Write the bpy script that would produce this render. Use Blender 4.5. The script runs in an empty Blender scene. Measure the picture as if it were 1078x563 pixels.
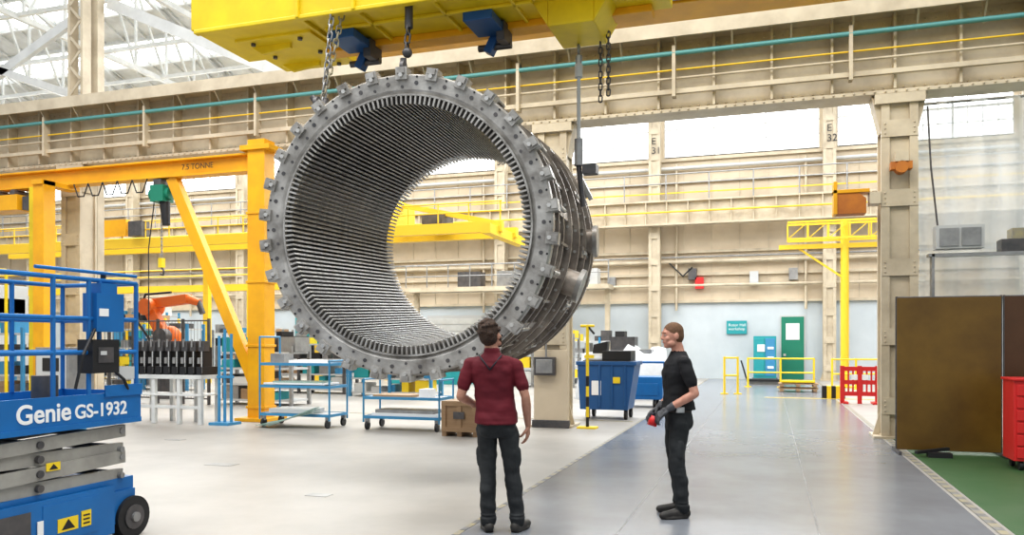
import bpy, bmesh, math, random
from mathutils import Vector, Matrix, noise
from mathutils.bvhtree import BVHTree
random.seed(7)
pi=math.pi
V=Vector
# ------------------------------------------------------------ materials
MATS={}
def mat(name,col,rough=.55,metal=0.,col2=None,scale=3.,bump=0.,bscale=None,emit=0.,trans=0.,alpha=1.,detail=4.,stretch=None,contrast=(.35,.65)):
    if name in MATS: return MATS[name]
    m=bpy.data.materials.new(name); m.use_nodes=True
    nt=m.node_tree; N=nt.nodes; L=nt.links
    b=N['Principled BSDF']
    c=(*col,1)
    b.inputs['Base Color'].default_value=c
    b.inputs['Roughness'].default_value=rough
    b.inputs['Metallic'].default_value=metal
    if col2 is not None or bump:
        tc=N.new('ShaderNodeTexCoord'); src=tc.outputs['Object']
        if stretch:
            mp=N.new('ShaderNodeMapping'); mp.inputs['Scale'].default_value=stretch
            L.new(src,mp.inputs['Vector']); src=mp.outputs['Vector']
    if col2 is not None:
        n=N.new('ShaderNodeTexNoise'); n.inputs['Scale'].default_value=scale; n.inputs['Detail'].default_value=detail
        n.inputs['Roughness'].default_value=.6
        L.new(src,n.inputs['Vector'])
        r=N.new('ShaderNodeValToRGB'); r.color_ramp.elements[0].position=contrast[0]; r.color_ramp.elements[1].position=contrast[1]
        r.color_ramp.elements[0].color=c; r.color_ramp.elements[1].color=(*col2,1)
        L.new(n.outputs['Fac'],r.inputs['Fac']); L.new(r.outputs['Color'],b.inputs['Base Color'])
    if bump:
        n2=N.new('ShaderNodeTexNoise'); n2.inputs['Scale'].default_value=bscale or scale*4; n2.inputs['Detail'].default_value=3
        L.new(src,n2.inputs['Vector'])
        bp=N.new('ShaderNodeBump'); bp.inputs['Strength'].default_value=bump; bp.inputs['Distance'].default_value=.02
        L.new(n2.outputs['Fac'],bp.inputs['Height']); L.new(bp.outputs['Normal'],b.inputs['Normal'])
    if emit:
        b.inputs['Emission Color'].default_value=c; b.inputs['Emission Strength'].default_value=emit
    if trans: b.inputs['Transmission Weight'].default_value=trans
    if alpha<1: b.inputs['Alpha'].default_value=alpha
    MATS[name]=m
    return m
CREAM=mat('cream_paint',(.62,.54,.41),.5,col2=(.44,.37,.27),scale=1.6,bump=.1,detail=8,contrast=(.4,.72))
CREAM2=mat('cream_cladding',(.68,.58,.44),.6,col2=(.54,.45,.33),scale=.5,bump=.05,detail=8)
WHITEW=mat('white_wall_paint',(.58,.63,.66),.6,col2=(.50,.55,.58),scale=.5)
WHITES=mat('white_steel',(.72,.73,.72),.5,col2=(.6,.61,.6),scale=2)
CONC=mat('concrete',(.41,.39,.36),.45,col2=(.31,.295,.275),scale=.55,bump=.03,detail=10)
WALK=mat('walkway_paint',(.235,.25,.275),.22,col2=(.18,.19,.21),scale=.8,detail=10,bump=.015)
GREENF=mat('green_floor_paint',(.035,.10,.03),.6,col2=(.055,.115,.045),scale=1.5,detail=8)
YEL=mat('crane_yellow',(.88,.66,.02),.4,col2=(.74,.54,.02),scale=2)
YEL2=mat('far_crane_yellow',(.84,.56,.04),.45)
ORG=mat('gantry_orange',(.88,.45,.012),.4,col2=(.76,.37,.015),scale=2)
ORG2=mat('robot_orange',(.80,.18,.03),.4)
RUST=mat('rust_orange',(.55,.20,.03),.6,col2=(.42,.14,.03),scale=3)
BLUE=mat('lift_blue',(.015,.17,.46),.35,col2=(.015,.14,.38),scale=2)
BLUE2=mat('trolley_blue',(.06,.27,.48),.4)
BLUE3=mat('skip_blue',(.02,.10,.27),.4)
TEAL=mat('teal_pipe',(.12,.33,.33),.4)
TURQ=mat('turquoise_paint',(.03,.33,.36),.4)
GREEN=mat('door_green',(.02,.22,.14),.4)
BLK=mat('black_plastic',(.02,.02,.022),.5)
DGR=mat('dark_grey_metal',(.09,.09,.095),.45,.4,col2=(.14,.13,.13),scale=5)
GRY=mat('grey_metal',(.38,.38,.38),.4,.5,col2=(.28,.28,.28),scale=4)
LGR=mat('light_grey',(.55,.56,.56),.5)
ARM=mat('scissor_arm_grey',(.36,.35,.32),.45,col2=(.27,.26,.24),scale=4)
STEEL=mat('stator_steel',(.54,.525,.50),.42,.55,col2=(.20,.185,.17),scale=3.2,bump=.3,bscale=18,detail=10,contrast=(.34,.7))
STEELL=mat('stator_lug_steel',(.54,.525,.50),.4,.55,col2=(.28,.265,.245),scale=6,bump=.2,bscale=30)
STEELD=mat('stator_core_steel',(.34,.33,.32),.42,.6,col2=(.18,.17,.165),scale=3,bump=.1,bscale=30,stretch=(1,5,1))
STEELB=mat('stator_frame_steel',(.50,.445,.39),.42,.5,col2=(.19,.16,.14),scale=2.2,bump=.25,bscale=14,detail=9)
BRIGHT=mat('bright_steel',(.62,.61,.59),.35,.7)
RED=mat('red_paint',(.66,.03,.03),.4)
WOOD=mat('plywood',(.40,.27,.16),.6,col2=(.33,.21,.12),scale=2,stretch=(1,1,8))
BROWN=mat('welding_curtain_bronze',(.20,.115,.02),.35,col2=(.12,.065,.012),scale=1.1,detail=6)
BROWN2=mat('welding_curtain_dark',(.115,.055,.025),.35,col2=(.075,.035,.015),scale=1.1,detail=6)
WHT=mat('white_print',(.85,.85,.85),.5)
WARN=mat('warning_yellow',(.85,.62,.03),.5)
TAPE=mat('worn_yellow_tape',(.40,.35,.20),.5,col2=(.28,.26,.23),scale=9)
TAPE2=mat('worn_black_tape',(.12,.12,.12),.5,col2=(.24,.24,.24),scale=9)
GLASSG=mat('glass_sheet',(.45,.62,.56),.15,alpha=.7)
WIN=mat('window_daylight',(.93,.97,1.),.5,emit=2.4)
SKYL=mat('skylight_daylight',(.95,.98,1.),.5,emit=1.8)
PLAST=mat('plastic_sheeting',(.86,.90,.92),.28,alpha=.66,bump=.6,bscale=2.)
TARP=mat('white_tarp',(.66,.68,.70),.4,bump=.6,bscale=6)

# ------------------------------------------------------------ mesh builder
class B:
    def __init__(s,name,loc=(0,0,0),rz=0,parent=None,rot=None):
        s.name=name; s.bm=bmesh.new(); s.mats=[]; s.loc=loc; s.rot=rot or (0,0,rz); s.parent=parent
    def mi(s,m):
        if m not in s.mats: s.mats.append(m)
        return s.mats.index(m)
    def faces(s,vs,fs,m,smooth=False):
        i=s.mi(m); bv=[s.bm.verts.new(v) for v in vs]
        for f in fs:
            try:
                fc=s.bm.faces.new([bv[k] for k in f]); fc.material_index=i; fc.smooth=smooth
            except ValueError: pass
    def box(s,c,size,m,R=None):
        c=V(c); hx,hy,hz=[a/2 for a in size]
        vs=[V((x,y,z)) for x in(-hx,hx) for y in(-hy,hy) for z in(-hz,hz)]
        if R is not None: vs=[R@v for v in vs]
        s.faces([c+v for v in vs],[(0,1,3,2),(4,6,7,5),(0,4,5,1),(2,3,7,6),(0,2,6,4),(1,5,7,3)],m)
    def b2(s,x0,x1,y0,y1,z0,z1,m):
        s.box(((x0+x1)/2,(y0+y1)/2,(z0+z1)/2),(abs(x1-x0),abs(y1-y0),abs(z1-z0)),m)
    def frame(s,p,q):
        p=V(p);q=V(q);d=(q-p);l=d.length;d.normalize()
        up=V((0,0,1)) if abs(d.z)<.98 else V((0,1,0))
        x=d.cross(up).normalized(); y=x.cross(d).normalized()
        return p,q,d,l,x,y
    def beam(s,p,q,w,h,m):
        p,q,d,l,x,y=s.frame(p,q)
        R=Matrix((x,d,y)).transposed()
        s.box((p+q)/2,(w,l,h),m,R)
    def ibeam(s,p,q,w,h,m,t=.025):
        p,q,d,l,x,y=s.frame(p,q)
        R=Matrix((x,d,y)).transposed(); c=(p+q)/2
        s.box(c,(t,l,h-2*t),m,R); s.box(c+y*(h/2-t/2),(w,l,t),m,R); s.box(c-y*(h/2-t/2),(w,l,t),m,R)
    def cyl(s,p,q,r,m,seg=12,r2=None,caps=True):
        p,q,d,l,x,y=s.frame(p,q); r2=r if r2 is None else r2
        vs=[];n=seg
        for c,rr in((p,r),(q,r2)):
            for k in range(n):
                a=2*pi*k/n; vs.append(c+x*math.cos(a)*rr+y*math.sin(a)*rr)
        s.faces(vs,[(k,(k+1)%n,n+(k+1)%n,n+k) for k in range(n)],m,True)
        if caps:
            s.faces(vs[:n],[tuple(range(n))[::-1]],m); s.faces(vs[n:],[tuple(range(n))],m)
    def path(s,pts,r,m,seg=8):
        for a,b in zip(pts,pts[1:]): s.cyl(a,b,r,m,seg)
        for a in pts[1:-1]: s.sph(a,r,m,6,4)
    def sph(s,c,r,m,nu=12,nv=8):
        if not hasattr(r,'__len__'): r=(r,r,r)
        vs=[];c=V(c)
        for j in range(nv+1):
            t=pi*j/nv
            for i in range(nu):
                a=2*pi*i/nu; vs.append(c+V((r[0]*math.sin(t)*math.cos(a),r[1]*math.sin(t)*math.sin(a),r[2]*math.cos(t))))
        s.faces(vs,[(j*nu+i,(j+1)*nu+i,(j+1)*nu+(i+1)%nu,j*nu+(i+1)%nu) for j in range(nv) for i in range(nu)],m,True)
    def poly(s,pts,ext,m):
        ext=V(ext);n=len(pts);vs=[V(p) for p in pts]+[V(p)+ext for p in pts]
        s.faces(vs,[tuple(range(n))[::-1],tuple(range(n,2*n))]+[(k,(k+1)%n,n+(k+1)%n,n+k) for k in range(n)],m)
    def lathe(s,prof,m,seg=96,closed=True,smooth=False):   # about local Y ; prof = (r,y)
        n=len(prof);vs=[]
        for k in range(seg):
            a=2*pi*k/seg
            for r,y in prof: vs.append((r*math.cos(a),y,r*math.sin(a)))
        fs=[]
        for k in range(seg):
            k2=(k+1)%seg
            for j in range(n if closed else n-1):
                j2=(j+1)%n; fs.append((k*n+j,k*n+j2,k2*n+j2,k2*n+j))
        s.faces(vs,fs,m,smooth)
    def chain(s,p,q,m,L=.075,W=.022,r=.008):
        p,q,d,l,x,y=s.frame(p,q); n=max(1,int(l/(L*.78)))
        for i in range(n):
            c=p+d*(l*(i+.5)/n); side=x if i%2 else y
            nor=y if i%2 else x
            pts=[]
            for k in range(12):
                a=2*pi*k/12; ca,sa=math.cos(a),math.sin(a)
                pts.append((c+side*ca*W+d*sa*W+d*(L/2-W)*(1 if sa>0 else -1), (side*ca+d*sa)))
            vs=[];ns=5
            for pt,o in pts:
                for j in range(ns):
                    b=2*pi*j/ns; vs.append(pt+o*math.cos(b)*r+nor*math.sin(b)*r)
            s.faces(vs,[(k*ns+j,((k+1)%12)*ns+j,((k+1)%12)*ns+(j+1)%ns,k*ns+(j+1)%ns) for k in range(12) for j in range(ns)],m,True)
    def done(s,bevel=0):
        bmesh.ops.recalc_face_normals(s.bm,faces=s.bm.faces)
        me=bpy.data.meshes.new(s.name); s.bm.to_mesh(me); s.bm.free()
        for m in s.mats: me.materials.append(m)
        o=bpy.data.objects.new(s.name,me); bpy.context.scene.collection.objects.link(o)
        o.location=s.loc; o.rotation_euler=s.rot
        if s.parent: o.parent=s.parent
        if bevel:
            md=o.modifiers.new('bevel','BEVEL'); md.width=bevel; md.segments=2; md.limit_method='ANGLE'
        return o
def text(name,body,loc,rot,size,m,parent=None,ext=.002,bold=False):
    cu=bpy.data.curves.new(name,'FONT'); cu.body=body; cu.size=size; cu.extrude=ext; cu.align_x='LEFT'
    if bold: cu.offset=size*.02
    o=bpy.data.objects.new(name,cu); bpy.context.scene.collection.objects.link(o)
    bpy.context.view_layer.update()
    me=bpy.data.meshes.new_from_object(o); bpy.data.objects.remove(o)
    me.materials.clear(); me.materials.append(m)
    o=bpy.data.objects.new(name,me); bpy.context.scene.collection.objects.link(o)
    o.location=loc; o.rotation_euler=rot
    if parent: o.parent=parent
    return o

# ============================================================ ROOM
YW=36.; YC=14.7
f=B('floor'); f.b2(-62,16,-6,YW+.3,-.2,0,CONC); f.done()
f=B('walkway_floor_paint'); f.b2(-2.47,1.79,-3,YW-.4,0,.004,WALK)
f.done()
f=B('green_bay_floor_paint'); f.b2(1.95,12,-3,15.2,0,.004,GREENF); f.done()
f=B('floor_marking_tape')
for x in(-2.47,1.87):
    y=-2.; hw=.025 if x<0 else .04
    while y<34:
        f.b2(x-hw,x+hw,y,y+.14,.004,.007,TAPE); f.b2(x-hw,x+hw,y+.14,y+.28,.004,.007,TAPE2); y+=.28
f.b2(-.1,3.2,24.0,24.1,.004,.008,WARN)
f.b2(-9,-2.6,15.9,15.97,.0,.006,TAPE)
for xx in(-1.2,.4): f.b2(xx-.006,xx+.006,-2,35,.004,.0045,TAPE2)
f.done()
f=B('floor_manhole_cover'); f.b2(-7.0,-6.6,8.6,8.8,.0,.004,GRY); f.b2(-4.6,-4.35,7.2,7.35,0,.004,GRY)
f.b2(-9.4,-9.1,10.6,10.75,0,.004,GRY); f.done()
COLX=[-4.8+7.2*k for k in range(-7,4)]
w=B('wall_back')
w.b2(-62,16,YW,YW+.25,3.35,9.85,CREAM2); w.b2(-62,16,YW,YW+.25,0,3.35,WHITEW)
w.b2(-62,16,YW,YW+.25,12.3,15.4,CREAM2)
for x in COLX: w.b2(x-.35,x+.35,YW,YW+.25,9.85,12.3,CREAM2)
for z in(3.4,4.6,5.6,8.7,9.7): w.b2(-62,16,YW-.14,YW,z-.06,z+.06,CREAM)
x=-60
while x<16: w.b2(x-.02,x+.02,YW-.03,YW,3.4,9.8,CREAM); x+=1.2
w.done()
w=B('wall_left'); w.b2(-62.2,-62,-6,YW+.3,0,14.5,CREAM2); w.done()
for i,(a,b) in enumerate(zip(COLX,COLX[1:]),1):
    w=B('window_%d'%i); x0=a+.35;x1=b-.35
    w.b2(x0,x1,YW+.1,YW+.13,9.85,12.3,WIN)
    n=12
    for k in range(n+1):
        x=x0+(x1-x0)*k/n; t=.035 if k%4==0 else .012
        w.b2(x-t,x+t,YW+.02,YW+.1,9.85,12.3,WHITES)
    for k in range(5):
        z=9.85+2.45*k/4; t=.035 if k%2==0 else .012
        w.b2(x0,x1,YW+.0,YW+.1,z-t,z+t,WHITES)
    w.done()
def lattice_col(name,x,y,z0,z1,wd,dp,m,panels=True):
    b=B(name,(x,y,0))
    b.b2(-wd/2+.04,wd/2-.04,-dp/2+.05,dp/2-.05,z0,z1,m)
    for sx in(-1,1):
        for sy in(-1,1): b.b2(sx*wd/2-sx*.13,sx*wd/2,sy*dp/2,sy*dp/2-sy*.06,z0,z1,m)
    z=z0+.4
    while z<z1-.3:
        b.b2(-wd/2,wd/2,-dp/2-.012,-dp/2,z,z+.28,m)
        for sx in(-1,1):
            for dz in(.06,.14,.22): b.sph((sx*(wd/2-.06),-dp/2-.014,z+dz),.016,m,6,4)
        z+=1.15
    b.b2(-wd/2-.12,wd/2+.12,-dp/2-.1,dp/2+.1,z0,z0+.04,m)
    for sx in(-1,1): b.poly([(sx*wd/2,-.02,z0+.04),(sx*(wd/2+.1),-.02,z0+.04),(sx*wd/2,-.02,z0+.4)],(0,.04,0),m)
    return b
for x in COLX:
    b=lattice_col('back_wall_column',x,YW-.55,0,13.0,.5,.5,CREAM); bo=b.done()
    if x in(COLX[6],COLX[7],COLX[8]):
        text('column_mark','E\n%d'%(30+COLX.index(x)-6),(-.12,-.30,10.3),(pi/2,0,0),.42,BLK,bo)
g=B('rear_crane_runway_girder')
g.b2(-61.9,16,YW-1.1,YW-1.06,6.7,7.7,CREAM); g.b2(-61.9,16,YW-1.3,YW-.85,7.66,7.74,CREAM); g.b2(-61.9,16,YW-1.3,YW-.85,6.66,6.74,CREAM)
x=-60.
while x<16: g.b2(x-.02,x+.02,YW-1.28,YW-1.1,6.74,7.66,CREAM); x+=.9
g.b2(-61.9,16,YW-1.3,YW-1.25,8.0,8.05,YEL2); g.cyl((-61.9,YW-1.4,7.2),(16,YW-1.4,7.2),.04,YEL2,6)
for z in(8.4,8.8): g.cyl((-61.9,YW-1.5,z),(16,YW-1.5,z),.03,GRY,6)
x=-60.
while x<16: g.cyl((x,YW-1.5,7.7),(x,YW-1.5,8.8),.03,GRY,6); x+=1.8
g.done()
g=B('wall_pipework')
for z,r,m in((5.15,.09,CREAM),(5.35,.04,GRY),(4.1,.07,CREAM),(9.3,.08,LGR)): g.cyl((-60,YW-.25,z),(14,YW-.25,z),r,m,8)
for x in(-3.9,-9,-13,1.5,-22,-30,5): g.cyl((x,YW-.2,3.0),(x,YW-.2,9.5),.06,CREAM,8)
for x,z,m in((-3.2,4.6,DGR),(-2.9,4.2,RED),(-.6,4.4,LGR),(1.0,4.5,GRY),(-6.8,4.3,GRY),(-7.8,4.7,LGR)): g.b2(x-.18,x+.18,YW-.3,YW,z-.25,z+.25,m)
g.path([(-4.2,YW-.3,5.1),(-3.6,YW-.35,4.5),(-3.2,YW-.3,4.9)],.03,BLK)
g.done()
g=B('crane_runway_girder')
X0,X1=-34,12
g.b2(X0,X1,YC-.02,YC+.02,5.75,7.1,CREAM)
for z in(5.75,7.1): g.b2(X0,X1,YC-.28,YC+.28,z-.03,z+.03,CREAM)
g.b2(X0,X1,YC-.06,YC+.06,7.13,7.25,GRY)
g.b2(X0,X1,YC-.62,YC-.58,6.95,7.2,CREAM); g.b2(X0,X1,YC-.6,YC-.28,7.05,7.09,CREAM)
x=X0+.1
while x<X1:
    g.b2(x-.02,x+.02,YC-.27,YC-.02,5.8,7.07,CREAM)
    g.poly([(x+.3,YC-.28,7.05),(x+.3,YC-.58,7.05),(x+.3,YC-.28,6.7)],(.03,0,0),CREAM)
    x+=.97
x=X0
while x<X1:
    for z in(5.87,6.98): g.sph((x,YC-.025,z),.022,CREAM,6,4)
    g.sph((x,YC-.29,5.75),.018,CREAM,6,4)
    x+=.16
g.cyl((X0,YC-.42,6.72),(X1,YC-.42,6.72),.042,TEAL,10)
g.cyl((X0,YC-.34,6.45),(X1,YC-.34,6.45),.016,YEL2,8)
g.cyl((X0,YC-.34,6.3),(X1,YC-.34,6.3),.022,CREAM,8)
g.b2(X0,X1,YC-.38,YC-.3,6.02,6.1,CREAM)
x=X0+.5
while x<X1: g.b2(x-.03,x+.03,YC-.46,YC-.28,5.95,6.85,CREAM); x+=2.9
g.done()
for x,z1 in((-15.5,13.0),(-3.88,5.72),(2.06,5.72),(-27,13.0),(7.9,5.72)):
    b=lattice_col('building_column',x,YC,0,5.72,.56,.5,CREAM)
    if z1>10:
        b.b2(-.24,.24,.3,.5,0,13,CREAM)
        for sx in(-1,1): b.b2(sx*.19-.035,sx*.19+.035,-.12,.12,7.27,13,CREAM)
        zz=7.4
        while zz<12.6:
            b.beam((-.17,-.12,zz),(.17,-.12,zz+.35),.02,.06,CREAM); b.beam((.17,-.12,zz+.35),(-.17,-.12,zz+.7),.02,.06,CREAM); zz+=.7
    b.b2(-.38,.38,-.3,.3,5.55,5.71,CREAM)
    for sx in(-1,1): b.poly([(sx*.28,-.2,5.6),(sx*.42,-.2,5.7),(sx*.28,-.2,5.1)],(0,.4,0),CREAM)
    b.done()
b=B('column_guard_casing',(-3.88,YC-.32,0)); b.b2(-.33,.33,-.03,.03,.12,1.45,CREAM2); b.b2(-.36,.36,-.06,.03,.0,.14,DGR); b.done(.01)
b=B('electrical_box',(-3.95,YC-.42,1.15)); b.b2(-.22,.18,-.06,.06,-.17,.17,DGR); b.b2(-.18,.14,-.075,-.06,-.13,.13,GRY); b.cyl((0,0,.17),(0,0,2.6),.02,GRY,8); b.done(.008)
r=B('roof_truss')
for x in [-55+5.9*k for k in range(12)]:
    r.beam((x,YC,13.2),(x,YW,13.2),.16,.2,WHITES)
    r.beam((x,YC,13.6),(x,25.3,17.2),.16,.2,WHITES); r.beam((x,25.3,17.2),(x,YW,13.6),.16,.2,WHITES)
    for k in range(6):
        y=YC+(25.3-YC)*(k+1)/6; z=13.6+3.6*(k+1)/6
        r.beam((x,y,13.2),(x,y,z),.09,.09,WHITES); r.beam((x,y-1.766,13.2),(x,y,z),.08,.08,WHITES)
        y2=YW-(YW-25.3)*(k+1)/6
        r.beam((x,y2,13.2),(x,y2,z),.09,.09,WHITES); r.beam((x,y2+1.783,13.2),(x,y2,z),.08,.08,WHITES)
for y in(18.,21.5,25.3,28.5,31.5,34.5): r.beam((-60,y,13.25),(12,y,13.25),.12,.14,WHITES)
r.done()
r=B('ceiling')
def slope(y,): return 13.8+3.6*(y-YC)/10.6 if y<25.3 else 17.4-3.6*(y-25.3)/10.7
ys=[YC,17,18.8,20.4,22.2,23.6,25.3,26.8,28.4,30.,31.6,33.4,YW]
for i,(a,b) in enumerate(zip(ys,ys[1:])):
    m=SKYL if i%2==1 else WHITES
    za,zb=slope(a),slope(b)
    r.faces([(-62,a,za),(16,a,za),(16,b,zb),(-62,b,zb)],[(0,1,2,3)],m)
    r.beam((-62,b,zb-.05),(16,b,zb-.05),.12,.18,WHITES)
x=-60
while x<16:
    r.beam((x,YC,slope(YC)-.06),(x,25.3,17.3),.05,.1,WHITES); r.beam((x,25.3,17.3),(x,YW,slope(YW)-.06),.05,.1,WHITES); x+=1.2
r.done()
r=B('roof_bracing')
for p,q,t in(((-15.5,YC+.6,9.9),(-20,YC+.6,7.9),.22),((-20,YC+.6,9.0),(-15.5,YC+.6,7.4),.18),((-15.2,YC+.6,9.8),(-9.9,YC+.6,7.4),.26),((-15.2,YC+.6,12.2),(-4,YC+.6,7.4),.2),((-15.5,YC+.6,13.1),(-27,YC+.6,13.1),.4)):
    r.beam(p,q,.12,t,WHITES)
r.done()

# ============================================================ STATOR
def stator():
    yaw=math.atan2(.36,3.1)
    s=B('generator_stator_ring',(-3.71,7.76,2.84),rot=(math.radians(2.4),0,yaw))
    L=3.12; N=160; p=2*pi/N
    prof=[]
    for i in range(N):
        a=i*p
        prof+= [(1.29,a),(1.29,a+.45*p),(1.365,a+.50*p),(1.365,a+.95*p)]
    n=len(prof); vs=[]
    for y in(.02,L-.02):
        for rr,a in prof: vs.append((rr*math.cos(a),y,rr*math.sin(a)))
    s.faces(vs,[(k,(k+1)%n,n+(k+1)%n,n+k) for k in range(n)],STEELD)
    for y in(.02,L-.02):
        vs=[(rr*math.cos(a),y,rr*math.sin(a)) for rr,a in prof]+[(1.40*math.cos(a),y,1.40*math.sin(a)) for rr,a in prof]
        s.faces(vs,[(k,(k+1)%n,n+(k+1)%n,n+k) for k in range(n)],STEELD)
    for yy in(-.02,L+.02):
        for i in range(N):
            a=i*p+.23*p; R=Matrix.Rotation(-a,3,'Y')
            s.box(V((1.335*math.cos(a),yy,1.335*math.sin(a))),(.095,.08,.020),STEELL,R)
    s.lathe([(1.385,-.02),(1.44,-.05),(1.585,-.05),(1.605,-.03),(1.605,.1),(1.385,.1)],STEEL,128)
    s.lathe([(1.375,-.06),(1.395,-.06),(1.395,0),(1.375,0)],STEELL,128)
    s.lathe([(1.385,L-.1),(1.66,L-.1),(1.66,L+.04),(1.385,L+.04)],STEEL,128)
    s.lathe([(1.44,.1),(1.47,.1),(1.47,L-.1),(1.44,L-.1)],STEELB,128)
    for y,R_,t in((.24,1.63,.05),(.36,1.60,.03),(.62,1.63,.05),(.72,1.60,.03),(1.1,1.66,.05),(1.2,1.63,.03),(1.62,1.69,.06),(1.74,1.66,.03),(2.1,1.72,.06),(2.5,1.75,.07),(2.62,1.70,.03),(2.85,1.75,.06)):
        s.lathe([(1.46,y),(R_,y),(R_,y+t),(1.46,y+t)],STEELB,96)
        if t>.045:
            for i in range(40):
                a=2*pi*(i+.25)/40; e=V((math.cos(a),0,math.sin(a)))
                s.cyl(e*(R_-.05)+V((0,y-.025,0)),e*(R_-.05)+V((0,y+t+.025,0)),.018,BRIGHT,6)
    NL=30
    for i in range(NL):
        a=2*pi*(i+.5)/NL; R=Matrix.Rotation(-a,3,'Y'); e=V((math.cos(a),0,math.sin(a)))
        s.box(e*1.605+V((0,.0,0)),(.13,.17,.125),STEELL,R)
        s.box(e*1.63+V((0,-.095,0)),(.06,.03,.08),STEEL,R)
        s.cyl(e*1.58+V((0,-.115,0)),e*1.58+V((0,-.08,0)),.024,BRIGHT,6)
        e2=V((math.cos(a+pi/NL),0,math.sin(a+pi/NL)))
        s.cyl(e2*1.51+V((0,-.056,0)),e2*1.51+V((0,-.045,0)),.022,DGR,12)
        s.cyl(e2*1.575+V((0,-.056,0)),e2*1.575+V((0,-.045,0)),.012,BLK,8)
        s.cyl(e*1.47+V((0,-.056,0)),e*1.47+V((0,-.042,0)),.016,DGR,8)
        s.box(e*1.66+V((0,L-.02,0)),(.14,.18,.12),STEEL,R)
        if i%2==0:
            s.box(e*1.60+V((0,L/2,0)),(.05,L-.3,.10),STEELB,R); s.box(e*1.66+V((0,2.45,0)),(.07,.8,.10),STEELB,R)
            s.cyl(e*1.66+V((0,.1,0)),e*1.66+V((0,.5,0)),.025,STEEL,8)
        else:
            s.box(e*1.575+V((0,1.0,0)),(.1,.9,.03),STEELB,R); s.box(e*1.65+V((0,2.35,0)),(.11,1.0,.14),STEELB,R)
            s.cyl(e*1.70+V((0,1.9,0)),e*1.70+V((0,2.3,0)),.03,STEEL,8)
    for ang,y in((.0,2.45),(pi,2.45),(.45,2.8),(-.35,1.5)):
        e=V((math.cos(ang),0,math.sin(ang)))
        s.cyl(e*1.5+V((0,y,0)),e*1.80+V((0,y,0)),.16,STEELB,24); s.cyl(e*1.78+V((0,y,0)),e*1.84+V((0,y,0)),.21,STEEL,24)
    for ang in(pi/2,2.2):
        e=V((math.cos(ang),0,math.sin(ang)))
        s.cyl(e*1.68+V((-.02,.0,0)),e*1.68+V((.02,.0,0)),.08,DGR,14)
        s.cyl(e*1.62+V((0,0,0)),e*1.78,.035,DGR,10)
    s.done()
stator()

# ============================================================ OVERHEAD CRANE + SPREADER
c=B('overhead_crane')
c.b2(-6.45,-1.0,7.7,8.8,5.25,6.0,YEL)
c.b2(-6.45,-1.0,7.65,8.85,5.98,6.03,YEL); c.b2(-5.2,-1.2,8.6,8.84,5.17,5.25,ORG)
c.b2(-6.15,-5.1,8.1,9.2,5.22,6.3,YEL); c.b2(-6.25,-5.05,8.05,9.25,5.6,5.64,YEL)
for y in(8.3,8.95):
    c.poly([(-6.1,y,5.25),(-5.5,y,5.25),(-5.5,y,5.16),(-5.9,y,5.12)],(0,.05,0),YEL)
for x in(-5.95,-5.3):
    for y in(8.2,8.65,9.1): c.cyl((x,y,5.19),(x,y,5.22),.03,DGR,8)
c.b2(-2.25,-1.75,8.2,8.9,4.98,5.4,YEL); c.poly([(-2.45,8.2,5.3),(-2.25,8.2,4.98),(-2.25,8.2,5.3)],(0,.7,0),YEL)
c.poly([(-1.55,8.2,5.3),(-1.75,8.2,4.98),(-1.75,8.2,5.3)],(0,.7,0),YEL)
for x in(-5.0,-4.3,-3.4,-2.6):
    c.b2(x-.02,x+.02,7.66,8.84,5.21,5.98,YEL)
c.b2(-6.4,-1.05,7.68,7.76,5.20,5.25,YEL); c.b2(-4.9,-2.4,8.1,8.16,5.21,5.25,YEL)
c.b2(-6.6,4.2,10.4,10.8,6.0,6.9,YEL); c.b2(-6.6,4.2,10.3,10.9,5.93,6.0,ORG)
c.cyl((-6,10.25,5.98),(3.6,10.25,5.98),.035,GRY,8)
for x in(-6.0,-1.6,1.9): c.b2(x-.12,x+.12,8.2,10.6,6.2,6.6,YEL)
for x in(-4.7,-3.02):
    c.box((x,8.35,5.16),(.34,.5,.1),BLUE3); c.box((x,8.7,5.1),(.10,.14,.34),BLUE3,Matrix.Rotation(.5,3,'Y')); c.box((x+.14,8.62,5.12),(.1,.3,.22),DGR)
    c.cyl((x-.2,8.7,5.02),(x+.2,8.7,5.02),.04,DGR,10)
c.cyl((-1.3,10.2,6.3),(-.5,10.2,6.3),.16,RUST,16); c.b2(-.9,-.2,10.05,10.4,6.1,6.5,RUST)
c.done(.01)
h=B('lifting_chain_sling')
h.chain((-4.58,7.72,5.25),(-4.66,7.66,4.2),GRY,.10,.028,.010)
h.chain((-4.50,7.8,5.25),(-4.66,7.66,4.25),TAPE,.10,.028,.010)
h.cyl((-4.66,7.62,4.05),(-4.66,7.70,4.28),.045,DGR,10)
h.chain((-3.70,7.85,5.25),(-3.72,7.80,4.72),DGR,.12,.03,.012)
h.cyl((-3.71,7.84,5.0),(-3.71,7.84,5.25),.045,DGR,10); h.sph((-3.71,7.8,4.72),.055,DGR)
h.done()
h=B('chain_hoist')
h.chain((-2.05,8.8,4.98),(-2.05,8.8,4.75),GRY,.1,.03,.012)
h.cyl((-2.05,8.8,4.85),(-2.05,8.8,3.75),.022,LGR,10); h.cyl((-2.05,8.8,4.75),(-2.05,8.8,4.6),.045,LGR,10)
h.cyl((-2.05,8.8,3.9),(-2.05,8.8,3.6),.05,GRY,12); h.cyl((-2.05,8.8,3.6),(-2.02,8.9,3.15),.03,DGR,10)
h.b2(-2.0,-1.84,8.75,8.9,3.5,3.6,DGR)
h.chain((-1.80,8.8,4.98),(-1.80,8.8,4.3),DGR,.08,.02,.008)
h.chain((-1.70,8.75,5.25),(-1.70,8.75,4.35),DGR,.08,.02,.008)
h.done()

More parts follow.
